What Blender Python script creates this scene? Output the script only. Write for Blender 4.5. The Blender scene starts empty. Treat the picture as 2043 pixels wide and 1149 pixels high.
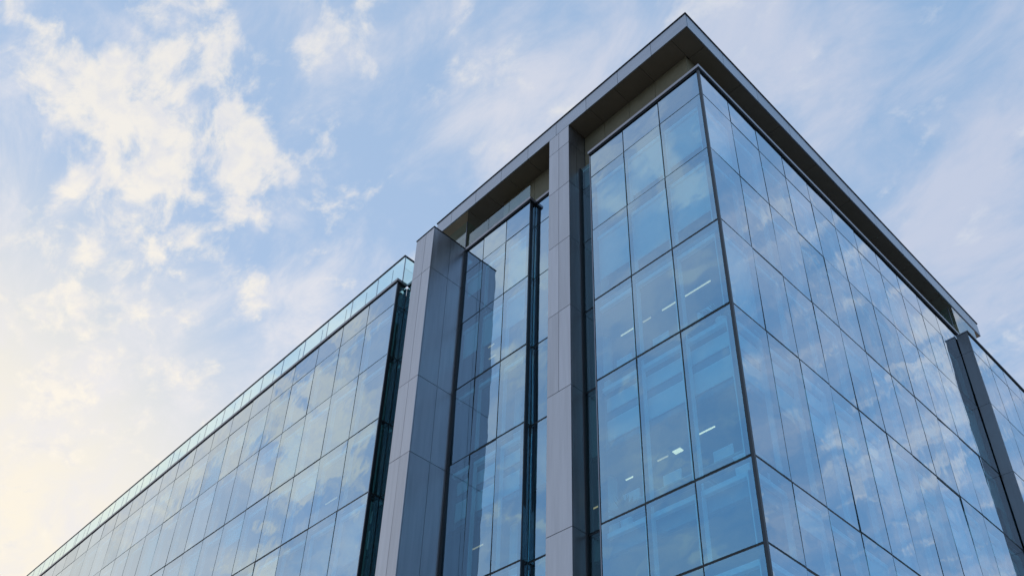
import bpy, math, random
from mathutils import Vector, Matrix
random.seed(7)
S = bpy.context.scene
# ---------------------------------------------------------------- camera
F_PX, YAW, PITCH, ROLL = 1899.151, 0.908, 0.613, 0.091
CAM = Vector((-15.842, -8.938, 1.6))
PX, PY = 870.5, 919.5                      # principal point in the 2043 x 1149 photograph
fw = Vector((math.cos(YAW)*math.cos(PITCH), math.sin(YAW)*math.cos(PITCH), math.sin(PITCH)))
rt0 = Vector((math.sin(YAW), -math.cos(YAW), 0)); up0 = rt0.cross(fw)
rt = rt0*math.cos(ROLL)+up0*math.sin(ROLL); up = -rt0*math.sin(ROLL)+up0*math.cos(ROLL)
cd = bpy.data.cameras.new('camera'); cam = bpy.data.objects.new('camera', cd); S.collection.objects.link(cam)
cam.matrix_world = Matrix(((rt.x, up.x, -fw.x, CAM.x), (rt.y, up.y, -fw.y, CAM.y), (rt.z, up.z, -fw.z, CAM.z), (0, 0, 0, 1)))
cd.sensor_width = 36; cd.sensor_fit = 'HORIZONTAL'; cd.lens = F_PX/2043*36
cd.shift_x = (1021.5-PX)/2043; cd.shift_y = (PY-574.5)/2043
cd.clip_start = 0.1; cd.clip_end = 5000
S.camera = cam
def pix(P):
    d = Vector(P)-CAM; z = d.dot(fw)
    if z <= 0.1: return (-9e9, -9e9)
    return (PX+F_PX*d.dot(rt)/z, PY-F_PX*d.dot(up)/z)
def pdir(x, y):                            # direction in the world of a place in the sky
    return (fw+rt*((x-PX)/F_PX)-up*((y-PY)/F_PX)).normalized()
def seen(pts, m=6):
    xs, ys = zip(*[pix(p) for p in pts])
    return max(xs) > -m and min(xs) < 2043+m and max(ys) > -m and min(ys) < 1149+m
# ---------------------------------------------------------------- world, sun, exposure
S.view_settings.view_transform = 'Standard'; S.view_settings.look = 'None'
S.view_settings.gamma = 1; S.view_settings.use_curve_mapping = False
S.view_settings.exposure = 0.0
SUN_AZ, SUN_EL = 86.0, 11.0                # low evening sun beyond the far end of the left front
sd = Vector((math.cos(math.radians(SUN_AZ))*math.cos(math.radians(SUN_EL)), math.sin(math.radians(SUN_AZ))*math.cos(math.radians(SUN_EL)), math.sin(math.radians(SUN_EL))))
W = bpy.data.worlds.new('World'); S.world = W; W.use_nodes = True
nt = W.node_tree; N = nt.nodes; Lk = nt.links; N.clear()
def nd(t, **k):
    n = N.new(t)
    for a, b in k.items(): setattr(n, a, b)
    return n
def mth(op, a, b=None, c=None, clamp=False):
    n = nd('ShaderNodeMath', operation=op); n.use_clamp = clamp
    for i, v in enumerate((a, b, c)):
        if v is None: continue
        if isinstance(v, (int, float)): n.inputs[i].default_value = v
        else: Lk.new(v, n.inputs[i])
    return n.outputs[0]
def mixc(f, a, b):
    n = nd('ShaderNodeMix', data_type='RGBA')
    for s, v in ((0, f), (6, a), (7, b)):
        if isinstance(v, (int, float)): n.inputs[s].default_value = v
        elif isinstance(v, tuple): n.inputs[s].default_value = (*v, 1)
        else: Lk.new(v, n.inputs[s])
    return n.outputs[2]
def mrange(v, a, b, c=0.0, d=1.0):
    n = nd('ShaderNodeMapRange'); n.interpolation_type = 'SMOOTHSTEP'
    Lk.new(v, n.inputs[0])
    for i, q in enumerate((a, b, c, d)): n.inputs[i+1].default_value = q
    return n.outputs[0]
tc = nd('ShaderNodeTexCoord'); D = tc.outputs['Generated']
sky = nd('ShaderNodeTexSky', sky_type='NISHITA'); sky.sun_disc = False
sky.sun_elevation = math.radians(SUN_EL); sky.sun_rotation = math.radians(90-SUN_AZ)
sky.air_density = 1.0; sky.dust_density = 0.6; sky.ozone_density = 1.6
sep = nd('ShaderNodeSeparateXYZ'); Lk.new(D, sep.inputs[0])
zz = mth('ADD', mth('MAXIMUM', sep.outputs[2], 0.0), 0.22)
cmb = nd('ShaderNodeCombineXYZ')
Lk.new(mth('DIVIDE', sep.outputs[0], zz), cmb.inputs[0]); Lk.new(mth('DIVIDE', sep.outputs[1], zz), cmb.inputs[1])
P2 = cmb.outputs[0]
def noise(sc, det, rough, dist=0.0, off=(0, 0, 0), src=None, scl=(1, 1, 1), rot=0.0):
    m = nd('ShaderNodeMapping'); Lk.new(src or P2, m.inputs[0]); m.inputs[1].default_value = off; m.inputs[3].default_value = scl; m.inputs[2].default_value = (0, 0, rot)
    n = nd('ShaderNodeTexNoise'); Lk.new(m.outputs[0], n.inputs['Vector'])
    n.inputs['Scale'].default_value = sc; n.inputs['Detail'].default_value = det; n.inputs['Roughness'].default_value = rough; n.inputs['Distortion'].default_value = dist
    return n.outputs[0]
dsun = nd('ShaderNodeVectorMath', operation='DOT_PRODUCT'); Lk.new(D, dsun.inputs[0]); dsun.inputs[1].default_value = sd
sunw = mrange(dsun.outputs['Value'], 0.30, 0.95)
# cover: where the cloud banks stand in the sky (directions), the texture itself is fractal
def bank(x, y, r, amp, flip=(1, 1)):
    v = nd('ShaderNodeVectorMath', operation='DISTANCE'); Lk.new(D, v.inputs[0]); d = pdir(x, y); v.inputs[1].default_value = (d.x*flip[0], d.y*flip[1], d.z)
    return mth('MULTIPLY', mrange(v.outputs['Value'], r/1900*1.0, 0.0), amp)
puffs = [(290, 120, 230, .20), (90, 90, 110, .16), (180, 230, 190, .2), (330, 330, 230, .26), (480, 320, 170, .2), (560, 260, 120, .12), (600, 130, 110, .12), (650, 40, 140, .2), (370, 30, 150, .14),
         (730, 110, 90, .2), (20, 40, 90, .16), (620, 420, 140, .22), (230, 520, 230, .26), (90, 560, 160, .1), (40, 760, 220, .22), (260, 760, 260, .16), (450, 590, 140, .12), (60, 900, 260, .12),
         (900, 130, 130, .15), (850, 320, 300, -.22), (780, 520, 200, -.12), (450, 470, 90, -.14), (30, 220, 90, -.12), (560, 520, 100, -.12), (620, 200, 90, -.08), (850, 40, 110, -.12), (130, 380, 150, .12), (60, 640, 90, .1),
         # banks in the western sky that the left front mirrors, and in the east that the right face mirrors
         (700, 640, 90, 0.35, (-1, 1)), (610, 800, 190, 0.48, (-1, 1)), (470, 850, 120, 0.35, (-1, 1)), (690, 940, 140, 0.48, (-1, 1)), (400, 900, 150, 0.48, (-1, 1)), (560, 960, 130, 0.42, (-1, 1)), (260, 1010, 160, 0.48, (-1, 1)),
         (480, 1110, 80, 0.32, (-1, 1)), (620, 700, 60, -0.48, (-1, 1)), (520, 890, 60, -0.48, (-1, 1)), (450, 1010, 90, -0.56, (-1, 1)), (640, 1070, 80, -0.48, (-1, 1)), (330, 1090, 80, -0.16, (-1, 1)),
         (1030, 520, 130, 0.40, (-1, 1)), (1370, 400, 90, 0.48, (-1, 1)), (1290, 320, 80, 0.48, (-1, 1)), (1010, 700, 90, 0.40, (-1, 1)), (1420, 1120, 90, 0.40, (-1, 1)),
         (1700, 930, 100, 0.20, (1, -1)), (1900, 900, 110, 0.22, (1, -1)), (1850, 700, 120, 0.32, (1, -1)), (1560, 450, 90, 0.32, (1, -1))]
cov = None
for b in puffs:
    o = bank(*b); cov = o if cov is None else mth('ADD', cov, o)
n1 = noise(6.5, 4, 0.55, 0.15, (1.3, 4.1, 0.0), scl=(1.0, 1.2, 1), rot=0.5)
n1b = noise(14.0, 9, 0.60, 0.25, (5.3, 1.1, 0.0), scl=(1.45, 1.0, 1), rot=0.25)
n0 = noise(1.7, 3, 0.5, 0.2, (7.3, 2.2, 1.0))
d1 = mth('ADD', mth('ADD', mth('ADD', mth('MULTIPLY', n1, 0.50), mth('MULTIPLY', n1b, 1.40)), mth('MULTIPLY', n0, 0.30)), mth('MULTIPLY', cov, 0.68))
puffy = mrange(d1, 1.15, 1.44)
# thin streaky veil, stronger away from the sun
veils = [(1180, 90, 190, .2), (1050, 240, 200, .2), (1000, 330, 130, .12), (1500, 60, 260, .12), (1700, 180, 220, .13), (1880, 100, 120, .02), (1950, 330, 160, .2), (1830, 430, 150, .18), (1980, 560, 260, .2), (1500, 200, 160, .1),
         (1850, 60, 160, -.16), (1640, 20, 90, -.08), (1120, 20, 90, -.1), (760, 380, 260, -.1), (1870, 300, 90, -.08), (650, 640, 260, .14), (700, 760, 300, .1)]
cv2 = None
for b in veils:
    o = bank(*b); cv2 = o if cv2 is None else mth('ADD', cv2, o)
n2 = noise(8.0, 8, 0.62, 0.4, (3.1, 0.4, 2.0), scl=(1.5, 0.9, 1), rot=-0.3)
n3 = noise(1.6, 3, 0.5, 0.0, (0.6, 8.4, 4.0))
veil = mth('MULTIPLY', mrange(mth('ADD', mth('ADD', mth('MULTIPLY', n2, 1.15), mth('MULTIPLY', n3, 0.3)), cv2), 0.55, 1.08), 0.92)
K = 1.0/0.1                                # the background strength is 0.1: colours below are picture values times K
def kc(r, g, b): return (r*K, g*K, b*K)
hsv = nd('ShaderNodeHueSaturation'); Lk.new(sky.outputs[0], hsv.inputs['Color'])
hsv.inputs['Saturation'].default_value = 1.0; hsv.inputs['Value'].default_value = 2.0
lowsun = mixc(mrange(dsun.outputs['Value'], -0.3, 1.0), kc(.24, .46, .77), kc(.46, .61, .85))
base = mixc(0.8, hsv.outputs[0], lowsun)
SKYBASE = nd('ShaderNodeMix', data_type='RGBA'); SKYBASE.inputs[0].default_value = 0.0
Lk.new(base, SKYBASE.inputs[6])
skc = SKYBASE.outputs[2]
# air whitened towards the low sun
glow = mrange(dsun.outputs['Value'], 0.79, 0.968)
skc = mixc(mth('MULTIPLY', glow, 0.95), skc, kc(1.02, 0.93, 0.77))
ccol = mixc(sunw, kc(0.66, 0.71, 0.80), kc(1.0, 0.93, 0.82))
vcol = mixc(sunw, kc(0.56, 0.62, 0.77), kc(0.86, 0.84, 0.86))
out = mixc(veil, skc, vcol)
shade = mrange(noise(30.0, 5, 0.6, 0.3, (2.3, 6.1, 3.0), scl=(1.4, 1.0, 1), rot=0.25), 0.38, 0.66)
ccol2 = mixc(mth('MULTIPLY', shade, 0.55), ccol, kc(0.72, 0.74, 0.82))
out = mixc(mth("MULTIPLY", puffy, 0.88), out, ccol2)
bg = nd('ShaderNodeBackground'); Lk.new(out, bg.inputs[0]); bg.inputs[1].default_value = 0.1
wo = nd('ShaderNodeOutputWorld'); Lk.new(bg.outputs[0], wo.inputs[0])
sl = bpy.data.lights.new('sun', 'SUN'); sl.energy = 1.2; sl.angle = math.radians(10); sl.color = (1, .86, .70)
so = bpy.data.objects.new('sun', sl); S.collection.objects.link(so)
so.rotation_euler = sd.to_track_quat('Z', 'Y').to_euler(); so.location = (0, 60, 80)

# ---------------------------------------------------------------- materials
def mat(name, col=(.5, .5, .5), rough=.5, metal=0.0, noise_amt=0.0, nscale=3.0, nsc=(1, 1, 1), bump=0.0, emit=None, vary=0.0):
    m = bpy.data.materials.new(name); m.use_nodes = True; t = m.node_tree; b = t.nodes['Principled BSDF']
    b.inputs['Roughness'].default_value = rough; b.inputs['Metallic'].default_value = metal
    b.inputs['Base Color'].default_value = (*col, 1)
    if emit: b.inputs['Emission Color'].default_value = (*emit[0], 1); b.inputs['Emission Strength'].default_value = emit[1]
    if noise_amt or vary:
        c = t.nodes.new('ShaderNodeTexCoord'); mp = t.nodes.new('ShaderNodeMapping'); mp.inputs[3].default_value = nsc
        t.links.new(c.outputs['Object'], mp.inputs[0])
        oi = t.nodes.new('ShaderNodeObjectInfo')
        ad = t.nodes.new('ShaderNodeVectorMath'); ad.operation = 'ADD'; t.links.new(mp.outputs[0], ad.inputs[0])
        sc_ = t.nodes.new('ShaderNodeMath'); sc_.operation = 'MULTIPLY'; sc_.inputs[1].default_value = 37; t.links.new(oi.outputs['Random'], sc_.inputs[0]); t.links.new(sc_.outputs[0], ad.inputs[1])
        n = t.nodes.new('ShaderNodeTexNoise'); n.inputs['Scale'].default_value = nscale; n.inputs['Detail'].default_value = 6; n.inputs['Roughness'].default_value = .6
        t.links.new(ad.outputs[0], n.inputs['Vector'])
        mr = t.nodes.new('ShaderNodeMapRange'); mr.inputs[1].default_value = .3; mr.inputs[2].default_value = .7; mr.inputs[3].default_value = 1-noise_amt; mr.inputs[4].default_value = 1+noise_amt
        t.links.new(n.outputs[0], mr.inputs[0])
        v = t.nodes.new('ShaderNodeMapRange'); v.inputs[3].default_value = 1-vary; v.inputs[4].default_value = 1+vary; t.links.new(oi.outputs['Random'], v.inputs[0])
        mu = t.nodes.new('ShaderNodeMath'); mu.operation = 'MULTIPLY'; t.links.new(mr.outputs[0], mu.inputs[0]); t.links.new(v.outputs[0], mu.inputs[1])
        mc = t.nodes.new('ShaderNodeVectorMath'); mc.operation = 'SCALE'; mc.inputs[0].default_value = col; t.links.new(mu.outputs[0], mc.inputs['Scale'])
        t.links.new(mc.outputs[0], b.inputs['Base Color'])
        rr = t.nodes.new('ShaderNodeMath'); rr.operation = 'MULTIPLY'; rr.inputs[1].default_value = rough; t.links.new(mr.outputs[0], rr.inputs[0]); t.links.new(rr.outputs[0], b.inputs['Roughness'])
        if bump:
            bp = t.nodes.new('ShaderNodeBump'); bp.inputs['Strength'].default_value = bump; bp.inputs['Distance'].default_value = .004
            t.links.new(n.outputs[0], bp.inputs['Height']); t.links.new(bp.outputs[0], b.inputs['Normal'])
    return m
def glass(name, F0, T, rough=0.0, wave=0.0026, film=0.0, ex=1.8):
    m = bpy.data.materials.new(name); m.use_nodes = True; t = m.node_tree; t.nodes.clear()
    n = t.nodes.new; L = t.links.new
    lw = n('ShaderNodeLayerWeight'); lw.inputs[0].default_value = .5
    pw = n('ShaderNodeMath'); pw.operation = 'POWER'; pw.inputs[1].default_value = ex; L(lw.outputs['Facing'], pw.inputs[0])
    fm = n('ShaderNodeMix'); fm.data_type = 'RGBA'; L(pw.outputs[0], fm.inputs[0]); fm.inputs[6].default_value = (*F0, 1); fm.inputs[7].default_value = (.97, .98, 1, 1)
    g = n('ShaderNodeBsdfGlossy'); g.inputs['Roughness'].default_value = rough; L(fm.outputs[2], g.inputs[0])
    oi0 = n('ShaderNodeObjectInfo'); rv = n('ShaderNodeMapRange'); rv.inputs[3].default_value = .93; rv.inputs[4].default_value = 1.05; L(oi0.outputs['Random'], rv.inputs[0])
    sv = n('ShaderNodeVectorMath'); sv.operation = 'SCALE'; L(fm.outputs[2], sv.inputs[0]); L(rv.outputs[0], sv.inputs['Scale']); L(sv.outputs[0], g.inputs[0])
    iv = n('ShaderNodeMix'); iv.data_type = 'RGBA'; L(pw.outputs[0], iv.inputs[0]); iv.inputs[6].default_value = (*T, 1); iv.inputs[7].default_value = (0, 0, 0, 1)
    tr = n('ShaderNodeBsdfTransparent'); L(iv.outputs[2], tr.inputs[0])
    ad = n('ShaderNodeAddShader'); L(g.outputs[0], ad.inputs[0]); L(tr.outputs[0], ad.inputs[1])
    if wave:
        c = n('ShaderNodeTexCoord'); oi = n('ShaderNodeObjectInfo'); sc_ = n('ShaderNodeMath'); sc_.operation = 'MULTIPLY'; sc_.inputs[1].default_value = 50; L(oi.outputs['Random'], sc_.inputs[0])
        av = n('ShaderNodeVectorMath'); L(c.outputs['Object'], av.inputs[0]); L(sc_.outputs[0], av.inputs[1])
        nz = n('ShaderNodeTexNoise'); nz.inputs['Scale'].default_value = 1.1; nz.inputs['Detail'].default_value = 1.5; L(av.outputs[0], nz.inputs['Vector'])
        bp = n('ShaderNodeBump'); bp.inputs['Strength'].default_value = 1; bp.inputs['Distance'].default_value = wave*2; L(nz.outputs[0], bp.inputs['Height']); L(bp.outputs[0], g.inputs['Normal'])
    fin = ad.outputs[0]
    if film:
        dn = n('ShaderNodeTexNoise'); dn.inputs['Scale'].default_value = .9; dn.inputs['Detail'].default_value = 7; c2 = n('ShaderNodeTexCoord'); L(c2.outputs['Object'], dn.inputs['Vector'])
        mr = n('ShaderNodeMapRange'); mr.inputs[1].default_value = .35; mr.inputs[2].default_value = .75; mr.inputs[3].default_value = film*.4; mr.inputs[4].default_value = film*1.6; L(dn.outputs[0], mr.inputs[0])
        df = n('ShaderNodeBsdfDiffuse'); df.inputs[0].default_value = (.6, .63, .65, 1)
        ms = n('ShaderNodeMixShader'); L(mr.outputs[0], ms.inputs[0]); L(fin, ms.inputs[1]); L(df.outputs[0], ms.inputs[2]); fin = ms.outputs[0]
    o = n('ShaderNodeOutputMaterial'); L(fin, o.inputs[0]); return m
def clear(name, T):
    m = bpy.data.materials.new(name); m.use_nodes = True; t = m.node_tree; t.nodes.clear()
    tr = t.nodes.new('ShaderNodeBsdfTransparent'); tr.inputs[0].default_value = (*T, 1)
    o = t.nodes.new('ShaderNodeOutputMaterial'); t.links.new(tr.outputs[0], o.inputs[0]); return m
M = {}
M['glass'] = glass('coated_glass', (.105, .285, .42), (.33, .62, .68), film=.002)
M['spandrel'] = glass('spandrel_glass', (.11, .28, .415), (.05, .14, .19), film=.008)
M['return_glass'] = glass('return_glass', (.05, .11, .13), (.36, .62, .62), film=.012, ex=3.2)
M['edge'] = clear('glass_inner_face', (.93, .97, .97))
M['rail_glass'] = glass('balustrade_glass', (.10, .14, .15), (.72, .90, .88), wave=.001, film=.05, ex=3.5)
M['joint'] = mat('black_gasket', (.012, .016, .02), .55)
M['mullion'] = mat('dark_anodised_frame', (.03, .04, .05), .35, .3)
M['trim'] = mat('edge_trim_metal', (.30, .31, .35), .38, .7, .06, 2)
M['clad'] = mat('grey_metal_cladding', (.47, .465, .485), .36, .92, .09, 1.2, (6, 6, .35), .25, vary=.07)
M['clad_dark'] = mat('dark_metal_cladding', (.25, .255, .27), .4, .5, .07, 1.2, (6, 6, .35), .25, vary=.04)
M['cladjoint'] = mat('cladding_joint', (.02, .02, .025), .7)
M['fascia'] = mat('fascia_metal', (.42, .44, .48), .33, .85, .07, 1.2, (1, 1, 5), .25, vary=.05)
M['cap'] = mat('parapet_cap_metal', (.36, .34, .36), .35, .7, .06, 2)
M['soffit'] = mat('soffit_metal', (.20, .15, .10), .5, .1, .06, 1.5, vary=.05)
M['soffit_warm'] = mat('warm_lit_soffit', (.60, .42, .27), .6, .3, .06, 1.5)  # soffit tan; at the left end paints in light bounced off the terrace
M['wallpanel'] = mat('beige_wall_panel', (.25, .20, .12), .6, 0, .08, 2, vary=.06)
M['blind'] = mat('pale_roller_blind', (.66, .68, .67), .8, 0, .04, 2, vary=.1)
M['inner'] = mat('pale_inner_frame', (.82, .84, .85), .6)
M['panel'] = mat('white_bulkhead', (.80, .80, .78), .7, 0, .03, 1)
M['shade'] = mat('grey_bulkhead_recess', (.22, .24, .27), .7)
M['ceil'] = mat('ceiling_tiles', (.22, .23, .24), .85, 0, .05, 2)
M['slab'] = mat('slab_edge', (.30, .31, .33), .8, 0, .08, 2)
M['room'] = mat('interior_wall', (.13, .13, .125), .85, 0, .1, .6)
M['light'] = mat('lit_diffuser', (1, .9, .8), .5, emit=((1, .62, .35), 1.1))
M['lightdim'] = mat('dim_diffuser', (1, .9, .8), .5, emit=((1, .55, .26), .7))
M['lighthot'] = mat('lit_downlight', (1, .9, .8), .5, emit=((1, .66, .40), 1.5))
M['white'] = mat('white_plastic', (.8, .8, .8), .5)
M['darkp'] = mat('dark_screen', (.03, .03, .035), .3)
M['leaf'] = mat('houseplant_leaf', (.05, .11, .04), .5, 0, .2, 5)
M['wood'] = mat('desk_top_laminate', (.55, .50, .42), .5, 0, .06, 3)
M['roofing'] = mat('roof_membrane', (.28, .28, .28), .9, 0, .1, 1)
M['road'] = mat('asphalt', (.05, .05, .052), .9, 0, .2, 8)
M['paving'] = mat('paving_stone', (.34, .33, .31), .8, 0, .12, 3)
M['ground'] = mat('ground_earth', (.10, .11, .08), .95, 0, .2, .2)
M['paint'] = mat('road_paint', (.75, .75, .73), .7)
M['backwall'] = mat('render_wall', (.4, .4, .4), .8, 0, .08, 1)

# ---------------------------------------------------------------- mesh helpers
C = S.collection
def meshobj(name, mesh, parent=None, loc=(0, 0, 0), rz=0.0, tilt=(0, 0)):
    o = bpy.data.objects.new(name, mesh); C.objects.link(o)
    o.location = loc; o.rotation_euler = (tilt[0], 0, rz+tilt[1])
    if parent is not None: o.parent = parent
    return o
class MB:
    def __init__(s): s.v = []; s.f = []; s.m = []; s.mats = []
    def mi(s, m):
        if m not in s.mats: s.mats.append(m)
        return s.mats.index(m)
    def box(s, x0, x1, y0, y1, z0, z1, m, front=None, faces='all'):
        if x0 > x1: x0, x1 = x1, x0
        if y0 > y1: y0, y1 = y1, y0
        if z0 > z1: z0, z1 = z1, z0
        k = len(s.v)
        s.v += [(x0, y0, z0), (x1, y0, z0), (x1, y1, z0), (x0, y1, z0), (x0, y0, z1), (x1, y0, z1), (x1, y1, z1), (x0, y1, z1)]
        fs = {'-z': (0, 3, 2, 1), '+z': (4, 5, 6, 7), '-y': (0, 1, 5, 4), '+x': (1, 2, 6, 5), '+y': (2, 3, 7, 6), '-x': (3, 0, 4, 7)}
        for n_, q in fs.items():
            s.f.append(tuple(k+i for i in q)); s.m.append(s.mi(front[1] if front and front[0] == n_ else m))
    def cyl(s, x, y, z0, z1, r0, r1, m, n=12):
        k = len(s.v)
        for z, r in ((z0, r0), (z1, r1)):
            for i in range(n): a = 2*math.pi*i/n; s.v.append((x+r*math.cos(a), y+r*math.sin(a), z))
        for i in range(n): j = (i+1) % n; s.f.append((k+i, k+j, k+n+j, k+n+i)); s.m.append(s.mi(m))
        s.f.append(tuple(k+i for i in reversed(range(n)))); s.m.append(s.mi(m))
        s.f.append(tuple(k+n+i for i in range(n))); s.m.append(s.mi(m))
    def poly(s, pts, m): k = len(s.v); s.v += list(pts); s.f.append(tuple(range(k, k+len(pts)))); s.m.append(s.mi(m))
    def mesh(s, name):
        me = bpy.data.meshes.new(name); me.from_pydata(s.v, [], s.f); me.update()
        for m in s.mats: me.materials.append(M[m])
        me.polygons.foreach_set('material_index', s.m); return me
    def build(s, name, parent=None, **k): return meshobj(name, s.mesh(name), parent, **k)
_c = {}
def pmesh(kind, w, h, t, front, rest):      # a cached box, outward side is +y
    key = (kind, round(w, 3), round(h, 3), t, front, rest)
    if key not in _c:
        b = MB(); b.box(-w/2, w/2, -t, 0, -h/2, h/2, rest, front=('+y', front)); _c[key] = b.mesh(kind)
    return _c[key]
def thing(name, label, cat, loc=(0, 0, 0), group=None):
    o = bpy.data.objects.new(name, None); C.objects.link(o); o.location = loc; o['label'] = label; o['category'] = cat
    if group: o['group'] = group
    return o
def struct(o): o['kind'] = 'structure'; return o

# ---------------------------------------------------------------- ground
b = MB(); b.box(-2000, 2000, -2000, 2000, -1, -.16, 'ground'); struct(b.build('ground'))
b = MB(); b.box(-34, -24, -300, 300, -.15, -.12, 'road'); struct(b.build('road'))
b = MB(); b.box(-300, 300, -34, -24, -.15, -.116, 'road'); struct(b.build('road'))
for i in range(16):
    if i == 0: pb = MB()
    pb.box(-29.1, -28.95, -20+i*9, -17+i*9, -.119, -.108, 'paint')
struct(pb.build('road_marking'))
b = MB(); b.box(-23.9, 46, -23.9, 66, -.15, 0, 'paving'); struct(b.build('pavement'))

# ---------------------------------------------------------------- the building
B = thing('office_building', 'modern office block of blue reflective glass with grey metal columns and flat overhanging roof', 'office building', (0, 0, 0))
ROWS = [29.08, 27.91, 25.304, 22.228, 19.091, 14.393, 12.143, 9.6, 6.6, 3.6, 0.15]
THICK = {3, 4, 5, 6}
NP = [0]
GAPV = .040
def facade(n, plane, marks, rows=ROWS, seed=0, end_trim=(0, 0), spandrel=True, inner=True, tiltamt=.0040, fins=True, gl='glass'):
    """n: '-x' (u runs along Y) or '-y' (u runs along X); plane: coordinate of the outer glass face"""
    rz = math.pi/2 if n == '-x' else math.pi
    def P(u, out, z):                       # out: metres outwards from the glass face
        return (plane-out, u, z) if n == '-x' else (u, plane-out, z)
    def bx(mb, u0, u1, o0, o1, z0, z1, m):
        a = P(u0, o0, z0); c = P(u1, o1, z1); mb.box(a[0], c[0], a[1], c[1], z0, z1, m)
    inn = MB(); u0, u1 = marks[0], marks[-1]
    bx(inn, u0+.01, u1-.01, -.16, -.10, rows[0]-.06, rows[0]-.004, 'inner')
    if fins:
        for i, u in enumerate(marks[:-1]):
            for j in range(1, len(rows)-1):
                w = marks[i+1]-u
                for r in (j,):
                    if rows[j] < 9: continue
                    za, zb = rows[j], rows[j+1]
                    # pale inner window frame standing behind the glass
                    if i > 0: bx(inn, u-.05, u+.17, -.30, -.17, zb+.10, za-.22, 'inner')
                    if i == 0: bx(inn, u+.12, u+.28, -.30, -.17, zb+.10, za-.22, 'inner')
                    bx(inn, u+(.17 if i > 0 else .28), u+w-.05, -.30, -.17, za-.36, za-.22, 'inner')
    cw = inn.build('curtain_wall', B)
    lower = MB()
    for i in range(len(marks)-1):
        a, c = marks[i], marks[i+1]
        for j in range(len(rows)-1):
            g = .024 if j not in THICK else .03
            zt = rows[j]-(.036 if j in THICK else .021); zb = rows[j+1]+(.036 if j+1 in THICK else .021)
            ua, ub = a+GAPV/2, c-GAPV/2
            mt = 'spandrel' if (j == 0 and spandrel and gl == 'glass') else gl
            cs = [P(ua, 0, zt), P(ub, 0, zt), P(ua, 0, zb), P(ub, 0, zb)]
            if seen(cs) and zt > 9.7:
                o = meshobj('pane', pmesh('pane', ub-ua, zt-zb, .026, mt, 'edge'), cw, P((ua+ub)/2, 0, (zt+zb)/2), rz, (random.gauss(0, tiltamt), random.gauss(0, tiltamt)))
                NP[0] += 1
            else:
                p0 = P(ua, 0, zb); p1 = P(ub, -.026, zt); lower.box(p0[0], p1[0], p0[1], p1[1], zb, zt, 'edge', front=(n, mt))
    if lower.v:
        o = lower.build('lower_panes', cw); o['kind'] = 'stuff'
    for i, u in enumerate(marks):
        mb = MB(); w = .042
        if i == 0: ua, ub = u-.004, u+.04
        elif i == len(marks)-1: ua, ub = u-.04, u+.004
        else: ua, ub = u-w/2, u+w/2
        bx(mb, ua, ub, -.15, -.012, rows[-1], rows[0]-.01, 'joint'); mb.build('mullion', cw)
    for j, z in enumerate(rows[:-1]):
        mb = MB(); h = .034 if j in THICK else .024
        if j == 0: continue
        bx(mb, u0+.045, u1-.045, -.155, -.010 if j not in THICK else -.006, z-h, z+h, 'joint'); mb.build('transom', cw)
    return cw
def cap(parts, parent, z0=29.08, z1=29.26, m='cap', name='parapet_cap'):
    for (x0, x1, y0, y1) in parts:
        mb = MB(); mb.box(x0, x1, y0, y1, z0+.06, z1, m); mb.box(x0+.03, x1-.03, y0+.03, y1-.03, z0, z0+.058, 'joint'); mb.build(name, parent)

# corner block: left face (X=0) and right face (Y=0)
LF = [0.05, 1.567, 3.013, 4.42]
cwL = facade('-x', 0.0, LF)
RM = [0.05]+[1.5*k for k in range(1, 12)]+[18.0]
cwR = facade('-y', 0.0, RM)
# corner post with two proud fins
mb = MB(); mb.box(-.022, .046, -.022, .046, .15, 29.07, 'mullion'); mb.box(.047, .13, .047, .13, .15, 29.07, 'joint'); mb.build('corner_post', B)
for (x0, x1, y0, y1) in ((-.025, .03, .052, .085), (.052, .085, -.025, .03)):
    pass
mb = MB(); mb.box(-.012, .022, 4.424, 4.45, .15, 29.07, 'trim'); mb.box(.022, .2, 4.424, 4.45, .15, 29.07, 'joint'); mb.build('edge_trim', B)
cap([(-.07, .42, -.07, 4.47), (.42, 17.9, -.07, .35)], cwL)
# recess strips
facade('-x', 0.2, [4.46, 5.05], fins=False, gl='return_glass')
facade('-x', 0.2, [5.95, 7.2], fins=False)
cap([(.14, .55, 5.95, 7.12)], cwL)
# middle block
MM = [7.2, 8.39, 9.6, 10.66]
cwM = facade('-x', -.06, MM)
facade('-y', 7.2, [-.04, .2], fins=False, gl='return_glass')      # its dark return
mb = MB(); mb.box(-.072, -.03, 7.18, 7.205, .15, 29.07, 'mullion'); mb.build('edge_trim', B)
cap([(-.13, .5, 7.13, 10.64)], cwM)
mb = MB(); mb.box(-.12, -.062, 10.56, 10.645, .15, 29.07, 'joint'); mb.build('edge_trim', B)
mb = MB(); mb.box(.13, .198, 4.99, 5.025, .15, 29.07, 'joint'); mb.build('edge_trim', B)
# recess beside the big pillar, then the long left wing
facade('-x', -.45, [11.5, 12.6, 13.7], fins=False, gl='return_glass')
WM = [13.7+1.8*k for k in range(27)]
cwW = facade('-x', -.95, WM, tiltamt=.0026)
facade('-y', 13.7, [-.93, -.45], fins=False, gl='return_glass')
mb = MB(); mb.box(-.962, -.925, 13.68, 13.705, .15, 29.07, 'trim'); mb.build('edge_trim', B)
cap([(-1.0, -.5, 13.64, 60.6), (-.5, -.2, 11.5, 13.64)], cwW)
# right wing
RW = [16.66+1.5*k for k in range(20)]
cwE = facade('-y', -.43, RW, rows=[28.85]+ROWS[1:], tiltamt=.0026)
cap([(16.62, 45.3, -.48, -.05)], cwE, z0=28.85, z1=28.95)

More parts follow.
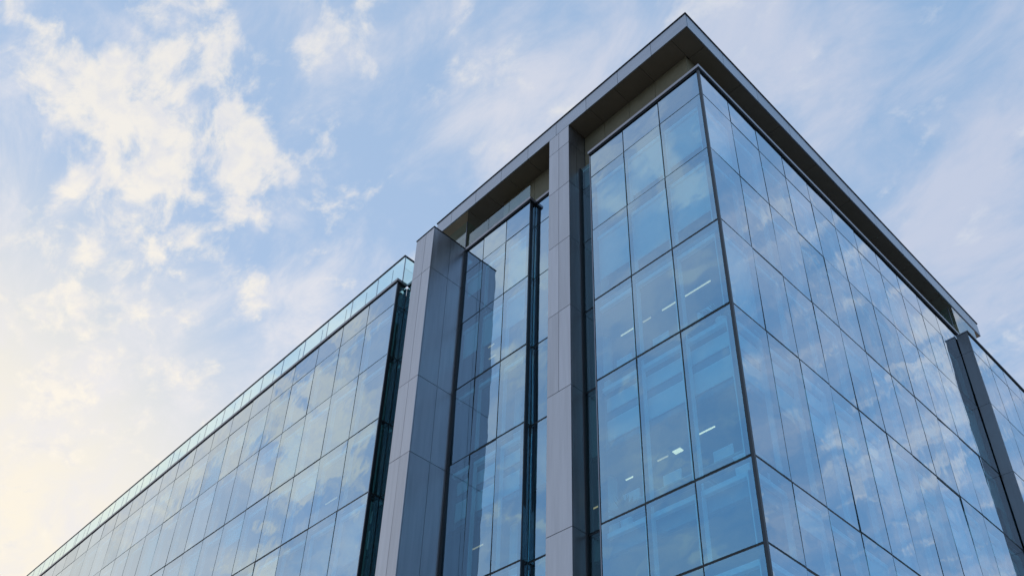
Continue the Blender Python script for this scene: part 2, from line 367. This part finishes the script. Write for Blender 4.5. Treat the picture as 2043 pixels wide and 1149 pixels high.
# ---------------------------------------------------------------- clad columns
def column(name, x0, x1, y0, y1, z1, joints, fseams=(), sseams=(), fz=0.0, sz=0.0, top=True):
    g = .019
    core = MB(); core.box(x0+.03, x1, y0+.03, y1-.03, .0, z1-.02, 'cladjoint'); o = core.build(name, B)
    zs = [z1]+list(joints)+[0.0]
    for a, c in zip(zs[:-1], zs[1:]):
        us = [y0]+([s for s in fseams] if c > fz else [])+[y1]
        for p, q in zip(us[:-1], us[1:]):
            k = random.uniform(-.001, .001)
            ob = meshobj('cladding_panel', pmesh('cladding_panel', q-p-g*.6, a-c-g, .03, 'clad', 'clad'), o, (x0, (p+q)/2, (a+c)/2), math.pi/2, (k, random.uniform(-.003, .003)))
        us = [x0+.031]+([s for s in sseams] if c > sz else [])+[x1]
        for p, q in zip(us[:-1], us[1:]):
            ob = meshobj('cladding_panel', pmesh('cladding_panel', q-p-g*.6, a-c-g, .03, 'clad', 'clad'), o, ((p+q)/2, y0, (a+c)/2), math.pi, (random.uniform(-.001, .001), random.uniform(-.003, .003)))
    if top:
        mb = MB(); mb.box(x0-.02, x1, y0-.02, y1+.02, z1, z1+.03, 'cladjoint'); mb.build('column_cap', o)
    return o
J1 = [27.97, 25.27, 22.23, 19.1, 14.42, 9.6, 4.8]
column('clad_column', -.39, .44, 5.03, 5.96, 31.03, [30.1]+J1, [5.5], [.0], 16.0, 26.0, top=False)
column('clad_column', -1.65, -.03, 10.65, 11.68, 29.28, [27.15, 22.02, 18.9, 14.4, 9.6, 4.8], [11.12], [-.8], 14, 10)
# far pillar at the end of the right face
o = MB(); o.box(16.63, 17.2, -.40, -.02, 0, 28.85, 'cladjoint'); o = o.build('clad_column', B)
zs = [28.87, 27.9, 25.3, 22.2, 19.1, 16.5, 14.4, 12, 9.6, 4.8, 0]
for a, c in zip(zs[:-1], zs[1:]):
    mb = MB(); mb.box(16.60, 16.63, -.44, -.03, c+.006, a-.006, 'clad_dark'); mb.build('cladding_panel', o)
mb = MB(); mb.box(16.585, 16.68, -.45, -.02, 28.872, 28.91, 'trim'); mb.build('column_cap', o)

# ---------------------------------------------------------------- roof canopy
RX0, RX1, RY0, RY1, RZ0, RZ1 = -.39, 19.85, -.05, 12.2, 31.04, 31.74
core = MB(); core.box(RX0+.04, RX1-.04, RY0+.04, RY1-.04, RZ0+.04, RZ1-.02, 'cladjoint'); roof = core.build('roof_canopy', B)
def run(a, b_, step):
    r = [a]
    while r[-1]+step < b_-.3: r.append(r[-1]+step)
    r.append(b_); return r
ys = run(RY0, RY1, 1.42)
for p, q in zip(ys[:-1], ys[1:]):
    mb = MB(); mb.box(RX0, RX0+.038, p+.006, q-.006, RZ0, RZ1, 'fascia'); mb.build('fascia_panel', roof)
    mb = MB(); mb.box(RX1-.038, RX1, p+.004, q-.004, RZ0, RZ1, 'fascia'); mb.build('fascia_panel', roof)
xs = run(RX0+.042, RX1-.042, 1.95)
for p, q in zip(xs[:-1], xs[1:]):
    mb = MB(); mb.box(p+.006, q-.006, RY0, RY0+.038, RZ0, RZ1, 'fascia'); mb.build('fascia_panel', roof)
    mb = MB(); mb.box(p+.004, q-.004, RY1-.038, RY1, RZ0, RZ1, 'fascia'); mb.build('fascia_panel', roof)
mb = MB()
mb.box(RX0-.025, RX1+.025, RY0-.025, RY1+.025, RZ1+.002, RZ1+.05, 'cladjoint'); mb.box(RX0+.3, RX1-.3, RY0+.3, RY1-.3, RZ1+.052, RZ1+.07, 'roofing'); mb.build('roof_edge_strip', roof)
# soffit panels, two strips each side: the outer drip strip and the field
def soff(x0, x1, y0, y1, m='soffit', z=RZ0):
    mb = MB(); mb.box(x0+.006, x1-.006, y0+.006, y1-.006, z+.004, z+.036, m); mb.build('soffit_panel', roof)
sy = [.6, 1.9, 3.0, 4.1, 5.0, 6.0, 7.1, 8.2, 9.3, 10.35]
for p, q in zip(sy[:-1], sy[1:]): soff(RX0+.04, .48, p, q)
# left end of the soffit: bounced light painted tan, slanted edge cut in
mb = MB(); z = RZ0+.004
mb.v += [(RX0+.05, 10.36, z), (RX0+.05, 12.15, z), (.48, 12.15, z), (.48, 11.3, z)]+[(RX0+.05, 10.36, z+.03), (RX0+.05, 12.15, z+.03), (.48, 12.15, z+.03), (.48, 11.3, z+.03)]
mb.f += [(0, 1, 2, 3), (7, 6, 5, 4), (0, 4, 5, 1), (1, 5, 6, 2), (2, 6, 7, 3), (3, 7, 4, 0)]; mb.m += [mb.mi('soffit_warm')]*6
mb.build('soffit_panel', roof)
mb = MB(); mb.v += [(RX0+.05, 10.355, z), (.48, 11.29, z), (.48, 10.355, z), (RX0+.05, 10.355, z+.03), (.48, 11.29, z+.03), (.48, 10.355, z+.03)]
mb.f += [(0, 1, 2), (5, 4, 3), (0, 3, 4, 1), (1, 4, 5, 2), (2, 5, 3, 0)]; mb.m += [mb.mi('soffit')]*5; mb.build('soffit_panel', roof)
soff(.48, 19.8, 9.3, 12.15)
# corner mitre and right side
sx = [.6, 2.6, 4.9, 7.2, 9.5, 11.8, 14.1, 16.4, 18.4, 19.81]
for p, q in zip(sx[:-1], sx[1:]): soff(p, q, RY0+.04, .66, 'soffit_warm' if p > 18 else 'soffit')
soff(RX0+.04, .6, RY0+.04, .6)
# clerestory walls standing back on the terrace
clw = MB(); clw.box(.50, 16.8, .70, 9.2, 29.06, 31.05, 'cladjoint'); clw = clw.build('clerestory_wall', B)
cy = [.62, 1.9, 3.0, 4.1, 5.02]
for p, q in zip(cy[:-1], cy[1:]):
    mb = MB(); mb.box(.44, .49, p+.006, q-.006, 29.1, 31.03, 'wallpanel'); mb.build('wall_panel', clw)
cy = [5.98, 6.7, 7.5, 8.3, 9.15]
for i, (p, q) in enumerate(zip(cy[:-1], cy[1:])):
    mb = MB(); mb.box(.44, .49, p+.006, q-.006, 29.1, 31.03, 'wallpanel'); mb.build('wall_panel', clw)
for i in range(8):
    p = .44+i*2.04; mb = MB(); mb.box(p+.006, p+2.03, .62, .69, 29.1, 31.03, 'wallpanel' if i == 0 else 'shade'); mb.build('wall_panel', clw)
# glass screens under the roof, left end and far right end
def gpanel(parent, x0, x1, y0, y1, z0, z1, side):
    mb = MB(); mb.box(x0, x1, y0, y1, z0, z1, 'edge', front=(side, 'rail_glass')); return mb.build('glass_panel', parent)
mb = MB(); mb.box(-.03, .0, 10.73, 10.76, 29.2, 31.0, 'trim'); scr = mb.build('glass_screen', B)
gpanel(scr, -.02, -.005, 10.765, 12.0, 29.2, 31.0, '-x'); gpanel(scr, .005, .60, 10.74, 10.755, 29.2, 31.0, '-y')
for p in (7.3, 8.4, 9.5): gpanel(scr, .02, .035, p, p+1.08, 29.27, 30.15, '-x')
mb = MB(); mb.box(17.18, 17.21, .10, .13, 28.95, 31.0, 'trim'); scr = mb.build('glass_screen', B)
gpanel(scr, 17.22, 19.25, -.02, -.005, 28.96, 30.95, '-y'); gpanel(scr, 17.18, 17.195, .14, .9, 28.96, 30.98, '-x'); gpanel(scr, 17.5, 17.515, .0, .9, 28.96, 30.98, '-x')

# ---------------------------------------------------------------- balustrade of the left wing
mb = MB(); mb.box(-.83, -.77, 13.59, 60.6, 30.62, 30.68, 'mullion'); mb.box(-.77, .55, 13.59, 13.65, 30.62, 30.68, 'mullion'); bal = mb.build('balustrade', B)
y = 13.6; k = 0
while y < 60:
    gpanel(bal, -.808, -.793, y+.012, y+1.788, 29.15, 30.61, '-x')
    mb = MB(); ys_ = y+random.choice((.55, .9, 1.2)); mb.box(-.70, -.68, ys_, ys_+.02, 29.2, 30.55, 'trim'); mb.build('post', bal)
    mb = MB(); mb.box(-.785, -.755, y-.01, y+.02, 29.2, 30.61, 'trim'); mb.build('post', bal)
    y += 1.8
gpanel(bal, -.78, .5, 13.62, 13.635, 29.15, 30.61, '-y')
# roof terrace plant room behind the balustrade (seen green through the glass)
mb = MB(); mb.box(1.4, 12, 14.6, 58, 29.06, 30.2, 'shade'); mb.build('terrace_wall', B)

# ---------------------------------------------------------------- slabs, ceilings, core
FOOT = [(.42, 17.0, .32, 13.6), (-.55, 17.0, 14.0, 60.2), (17.1, 45, -.1, 60.2)]
def level(z0, z1):
    mb = MB()
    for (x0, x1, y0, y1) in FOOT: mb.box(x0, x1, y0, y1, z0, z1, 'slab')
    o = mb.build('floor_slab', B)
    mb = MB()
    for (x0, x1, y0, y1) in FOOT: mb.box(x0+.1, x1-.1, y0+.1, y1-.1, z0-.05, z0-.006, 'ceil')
    mb.build('ceiling', o); return o
for z0, z1 in ((28.0, 29.04), (25.1, 25.28), (22.2, 22.5), (16.95, 19.0), (13.7, 14.35), (11.5, 12.1), (9.0, 9.55), (6.0, 6.55), (3.0, 3.55)): level(z0, z1)
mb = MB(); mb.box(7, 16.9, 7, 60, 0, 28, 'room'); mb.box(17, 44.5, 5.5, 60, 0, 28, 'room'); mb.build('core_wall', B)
mb = MB(); mb.box(45.02, 45.3, -.4, 60.4, 0, 28.84, 'backwall'); mb.box(-.8, 45.3, 60.5, 60.8, 0, 29.05, 'backwall'); mb.build('rear_wall', B)
# inner columns and partitions seen faintly
for (x, y) in [(1.6, 9.0), (2.2, 16), (2.2, 23), (2.2, 30), (2.2, 37), (6, 1.7), (10.5, 1.7), (15, 1.7), (1.5, 5.4)]:
    mb = MB(); mb.cyl(x, y, 0, 28, .28, .28, 'panel', 16); mb.build('inner_column', B)
# bulkhead boards across the tall storey: two white boards and a grey recess
def boards(n, plane, a, c):
    for (z0, z1, m, d) in ((18.15, 18.62, 'panel', .40), (17.15, 17.85, 'panel', .40), (17.86, 18.14, 'shade', .44), (16.97, 17.14, 'shade', .44)):
        mb = MB()
        if n == '-x': mb.box(plane+d, plane+d+.03, a, c, z0, z1, m)
        else: mb.box(a, c, plane+d-.1, plane+d-.07, z0, z1, m)
        mb.build('bulkhead_board', B)
boards('-x', -.03, .35, 4.4); boards('-y', 0, .45, 16.4); boards('-x', -.06, 7.3, 10.6); boards('-x', -.92, 13.95, 30)

# roller blinds let down to different heights
rb = random.Random(11)
def blinds(n, plane, marks, rows_, chance, lo, hi):
    for i in range(len(marks)-1):
        for j in rows_:
            if rb.random() > chance: continue
            za, zb = ROWS[j]-.36, ROWS[j+1]+.1; zl = za-(za-zb)*rb.uniform(lo, hi)
            a, c = marks[i]+.19, marks[i+1]-.06
            if n == '-x' and not seen([(plane, a, za), (plane, c, zb)]): continue
            mb = MB()
            if n == '-x': mb.box(plane+.22, plane+.235, a, c, zl, za, 'blind')
            else: mb.box(a, c, plane+.22, plane+.235, zl, za, 'blind')
            mb.build('window_blind', B)
blinds('-x', 0, LF, (1, 2), 1.0, .55, .95)
blinds('-y', 0, RM[:12], (1, 2, 3, 5, 6), .38, .15, .9)
blinds('-x', -.06, MM, (1, 2), .6, .3, .9)
blinds('-x', -.95, WM[:12], (1, 2, 3, 5), .35, .15, .9)

# ---------------------------------------------------------------- lit ceiling lights seen through the glass
def strip(x, y0, y1, z, label, hot=False, along='y', w=.0232):
    L_ = y1-y0; base = (x, (y0+y1)/2, z) if along == 'y' else ((y0+y1)/2, x, z)
    t = thing('ceiling_light', label, 'ceiling light', base, 'lit ceiling lights behind the glass')
    mb = MB(); hx, hy = (w/2, L_/2) if along == 'y' else (L_/2, w/2)
    mb.box(-hx-.012, hx+.012, -hy-.012, hy+.012, .012, .05, 'white'); mb.build('housing', t)
    mb = MB(); mb.box(-hx, hx, -hy, hy, -.02, .01, 'lighthot' if hot else ('lightdim' if w < .023 else 'light')); mb.build('diffuser', t)
zA = 22.05
strip(1.58, 1.45, 2.33, zA, 'long thin lit strip nearest the corner post, upper lit office of the corner block')
strip(1.58, 2.52, 3.16, zA, 'lit strip crossing the middle pane of the upper lit office, corner block')
strip(1.58, 3.58, 3.88, zA, 'short lit strip at the left edge of the middle pane, upper lit office', w=.0225)
strip(1.58, 4.22, 4.74, zA, 'lit strip in the left pane of the upper lit office, corner block')
zB = 16.86
strip(1.40, 1.75, 2.35, zB, 'bright strip close to the corner post under the white bulkheads, corner block', True)
strip(1.62, 2.95, 3.2, zB, 'small square bright light under the bulkheads beside the middle mullion', True, w=.14)
strip(1.62, 3.4, 3.75, zB, 'dim lit strip in the middle pane under the white bulkheads', w=.0225)
strip(1.75, 4.7, 4.95, zB, 'tiny lit strip in the left pane under the white bulkheads', True)
strip(1.25, 10.2, 10.5, 25.0, 'upper of two warm strips in the narrow dark panes beside the big pillar', w=.0225)
strip(1.7, 10.6, 10.95, 25.0, 'lower of two warm strips in the narrow dark panes beside the big pillar', w=.0225)
strip(1.5, 10.5, 11.0, zB, 'warm strip near the foot of the dark panes beside the big pillar', w=.0225)
strip(.95, 18.8, 19.6, 22.05, 'thin lit strip behind the left wing glass near its pillar end', w=.0225)
strip(1.5, 1.9, 2.15, 20.9, 'small lit fitting behind the first pane right of the corner post', along='x')
strip(2.25, 6.35, 6.6, zB, 'small lit fitting in the dark slot right of the slim column', w=.0225)
# furniture by the windows
def desk(x, y, z, label, rz=0):
    t = thing('desk', label, 'desk', (x, y, z), 'desks by the office windows'); t.rotation_euler = (0, 0, rz)
    mb = MB(); mb.box(-.4, .4, -.7, .7, .70, .74, 'wood'); mb.build('desk_top', t)
    for sx in (-.36, .36):
        for sy_ in (-.66, .66):
            mb = MB(); mb.box(sx-.02, sx+.02, sy_-.02, sy_+.02, 0, .699, 'white'); mb.build('leg', t)
def monitor(x, y, z, label, rz=0):
    t = thing('monitor', label, 'monitor', (x, y, z), 'monitors on the desks by the windows'); t.rotation_euler = (0, 0, rz)
    mb = MB(); mb.box(-.02, .02, -.27, .27, .12, .46, 'white', front=('+x', 'darkp')); mb.build('screen', t)
    mb = MB(); mb.box(-.10, .10, -.10, .10, 0, .015, 'white'); mb.box(-.035, -.021, -.03, .03, .016, .2, 'white'); mb.build('stand', t)
lv = {19.0: 'upper lit office', 14.35: 'floor below white bulkheads'}
for z, nm in lv.items():
    for y, w_ in ((1.1, 'next to the corner post'), (2.6, 'behind the middle panes'), (3.9, 'behind the leftmost panes')):
        desk(.95, y, z, 'pale desk %s, %s' % (w_, nm))
        monitor(.75, y+.1, z+.742, 'white backed monitor on the desk %s, %s' % (w_, nm))
def plant(x, y, z, label, s=1.0):
    t = thing('potted_plant', label, 'plant', (x, y, z))
    mb = MB(); mb.cyl(0, 0, 0, .35, .13, .17, 'white', 12); mb.build('pot', t)
    mb = MB(); r = random.Random(int(x*100+y*10+z))
    for k in range(60):
        a = r.uniform(0, 6.28); e = r.uniform(.2, 1.4); l = r.uniform(.35, .8)*s
        d = Vector((math.cos(a)*math.cos(e), math.sin(a)*math.cos(e), math.sin(e))); sdv = Vector((-math.sin(a), math.cos(a), 0))*.035
        b0 = Vector((0, 0, .34)); m1 = b0+d*l*.6; e1 = b0+d*l+Vector((0, 0, -.12*l))
        mb.poly([b0, m1+sdv, e1, m1-sdv], 'leaf')
    mb.build('foliage', t)
plant(.62, .7, 19.0, 'leafy potted plant at the corner post of the upper lit office')
plant(.62, 4.1, 14.35, 'leafy potted plant in the leftmost pane under the white bulkheads')
t = thing('storage_box', 'white box standing at the corner post, floor under the white bulkheads', 'box', (.62, .62, 14.35))
mb = MB(); mb.box(-.14, .14, -.16, .16, 0, .52, 'white'); mb.build('box_body', t)
mb = MB(); mb.box(-.16, .16, -.18, .18, .522, .58, 'white'); mb.build('lid', t)
print('individual panes', NP[0], 'objects', len(bpy.data.objects))
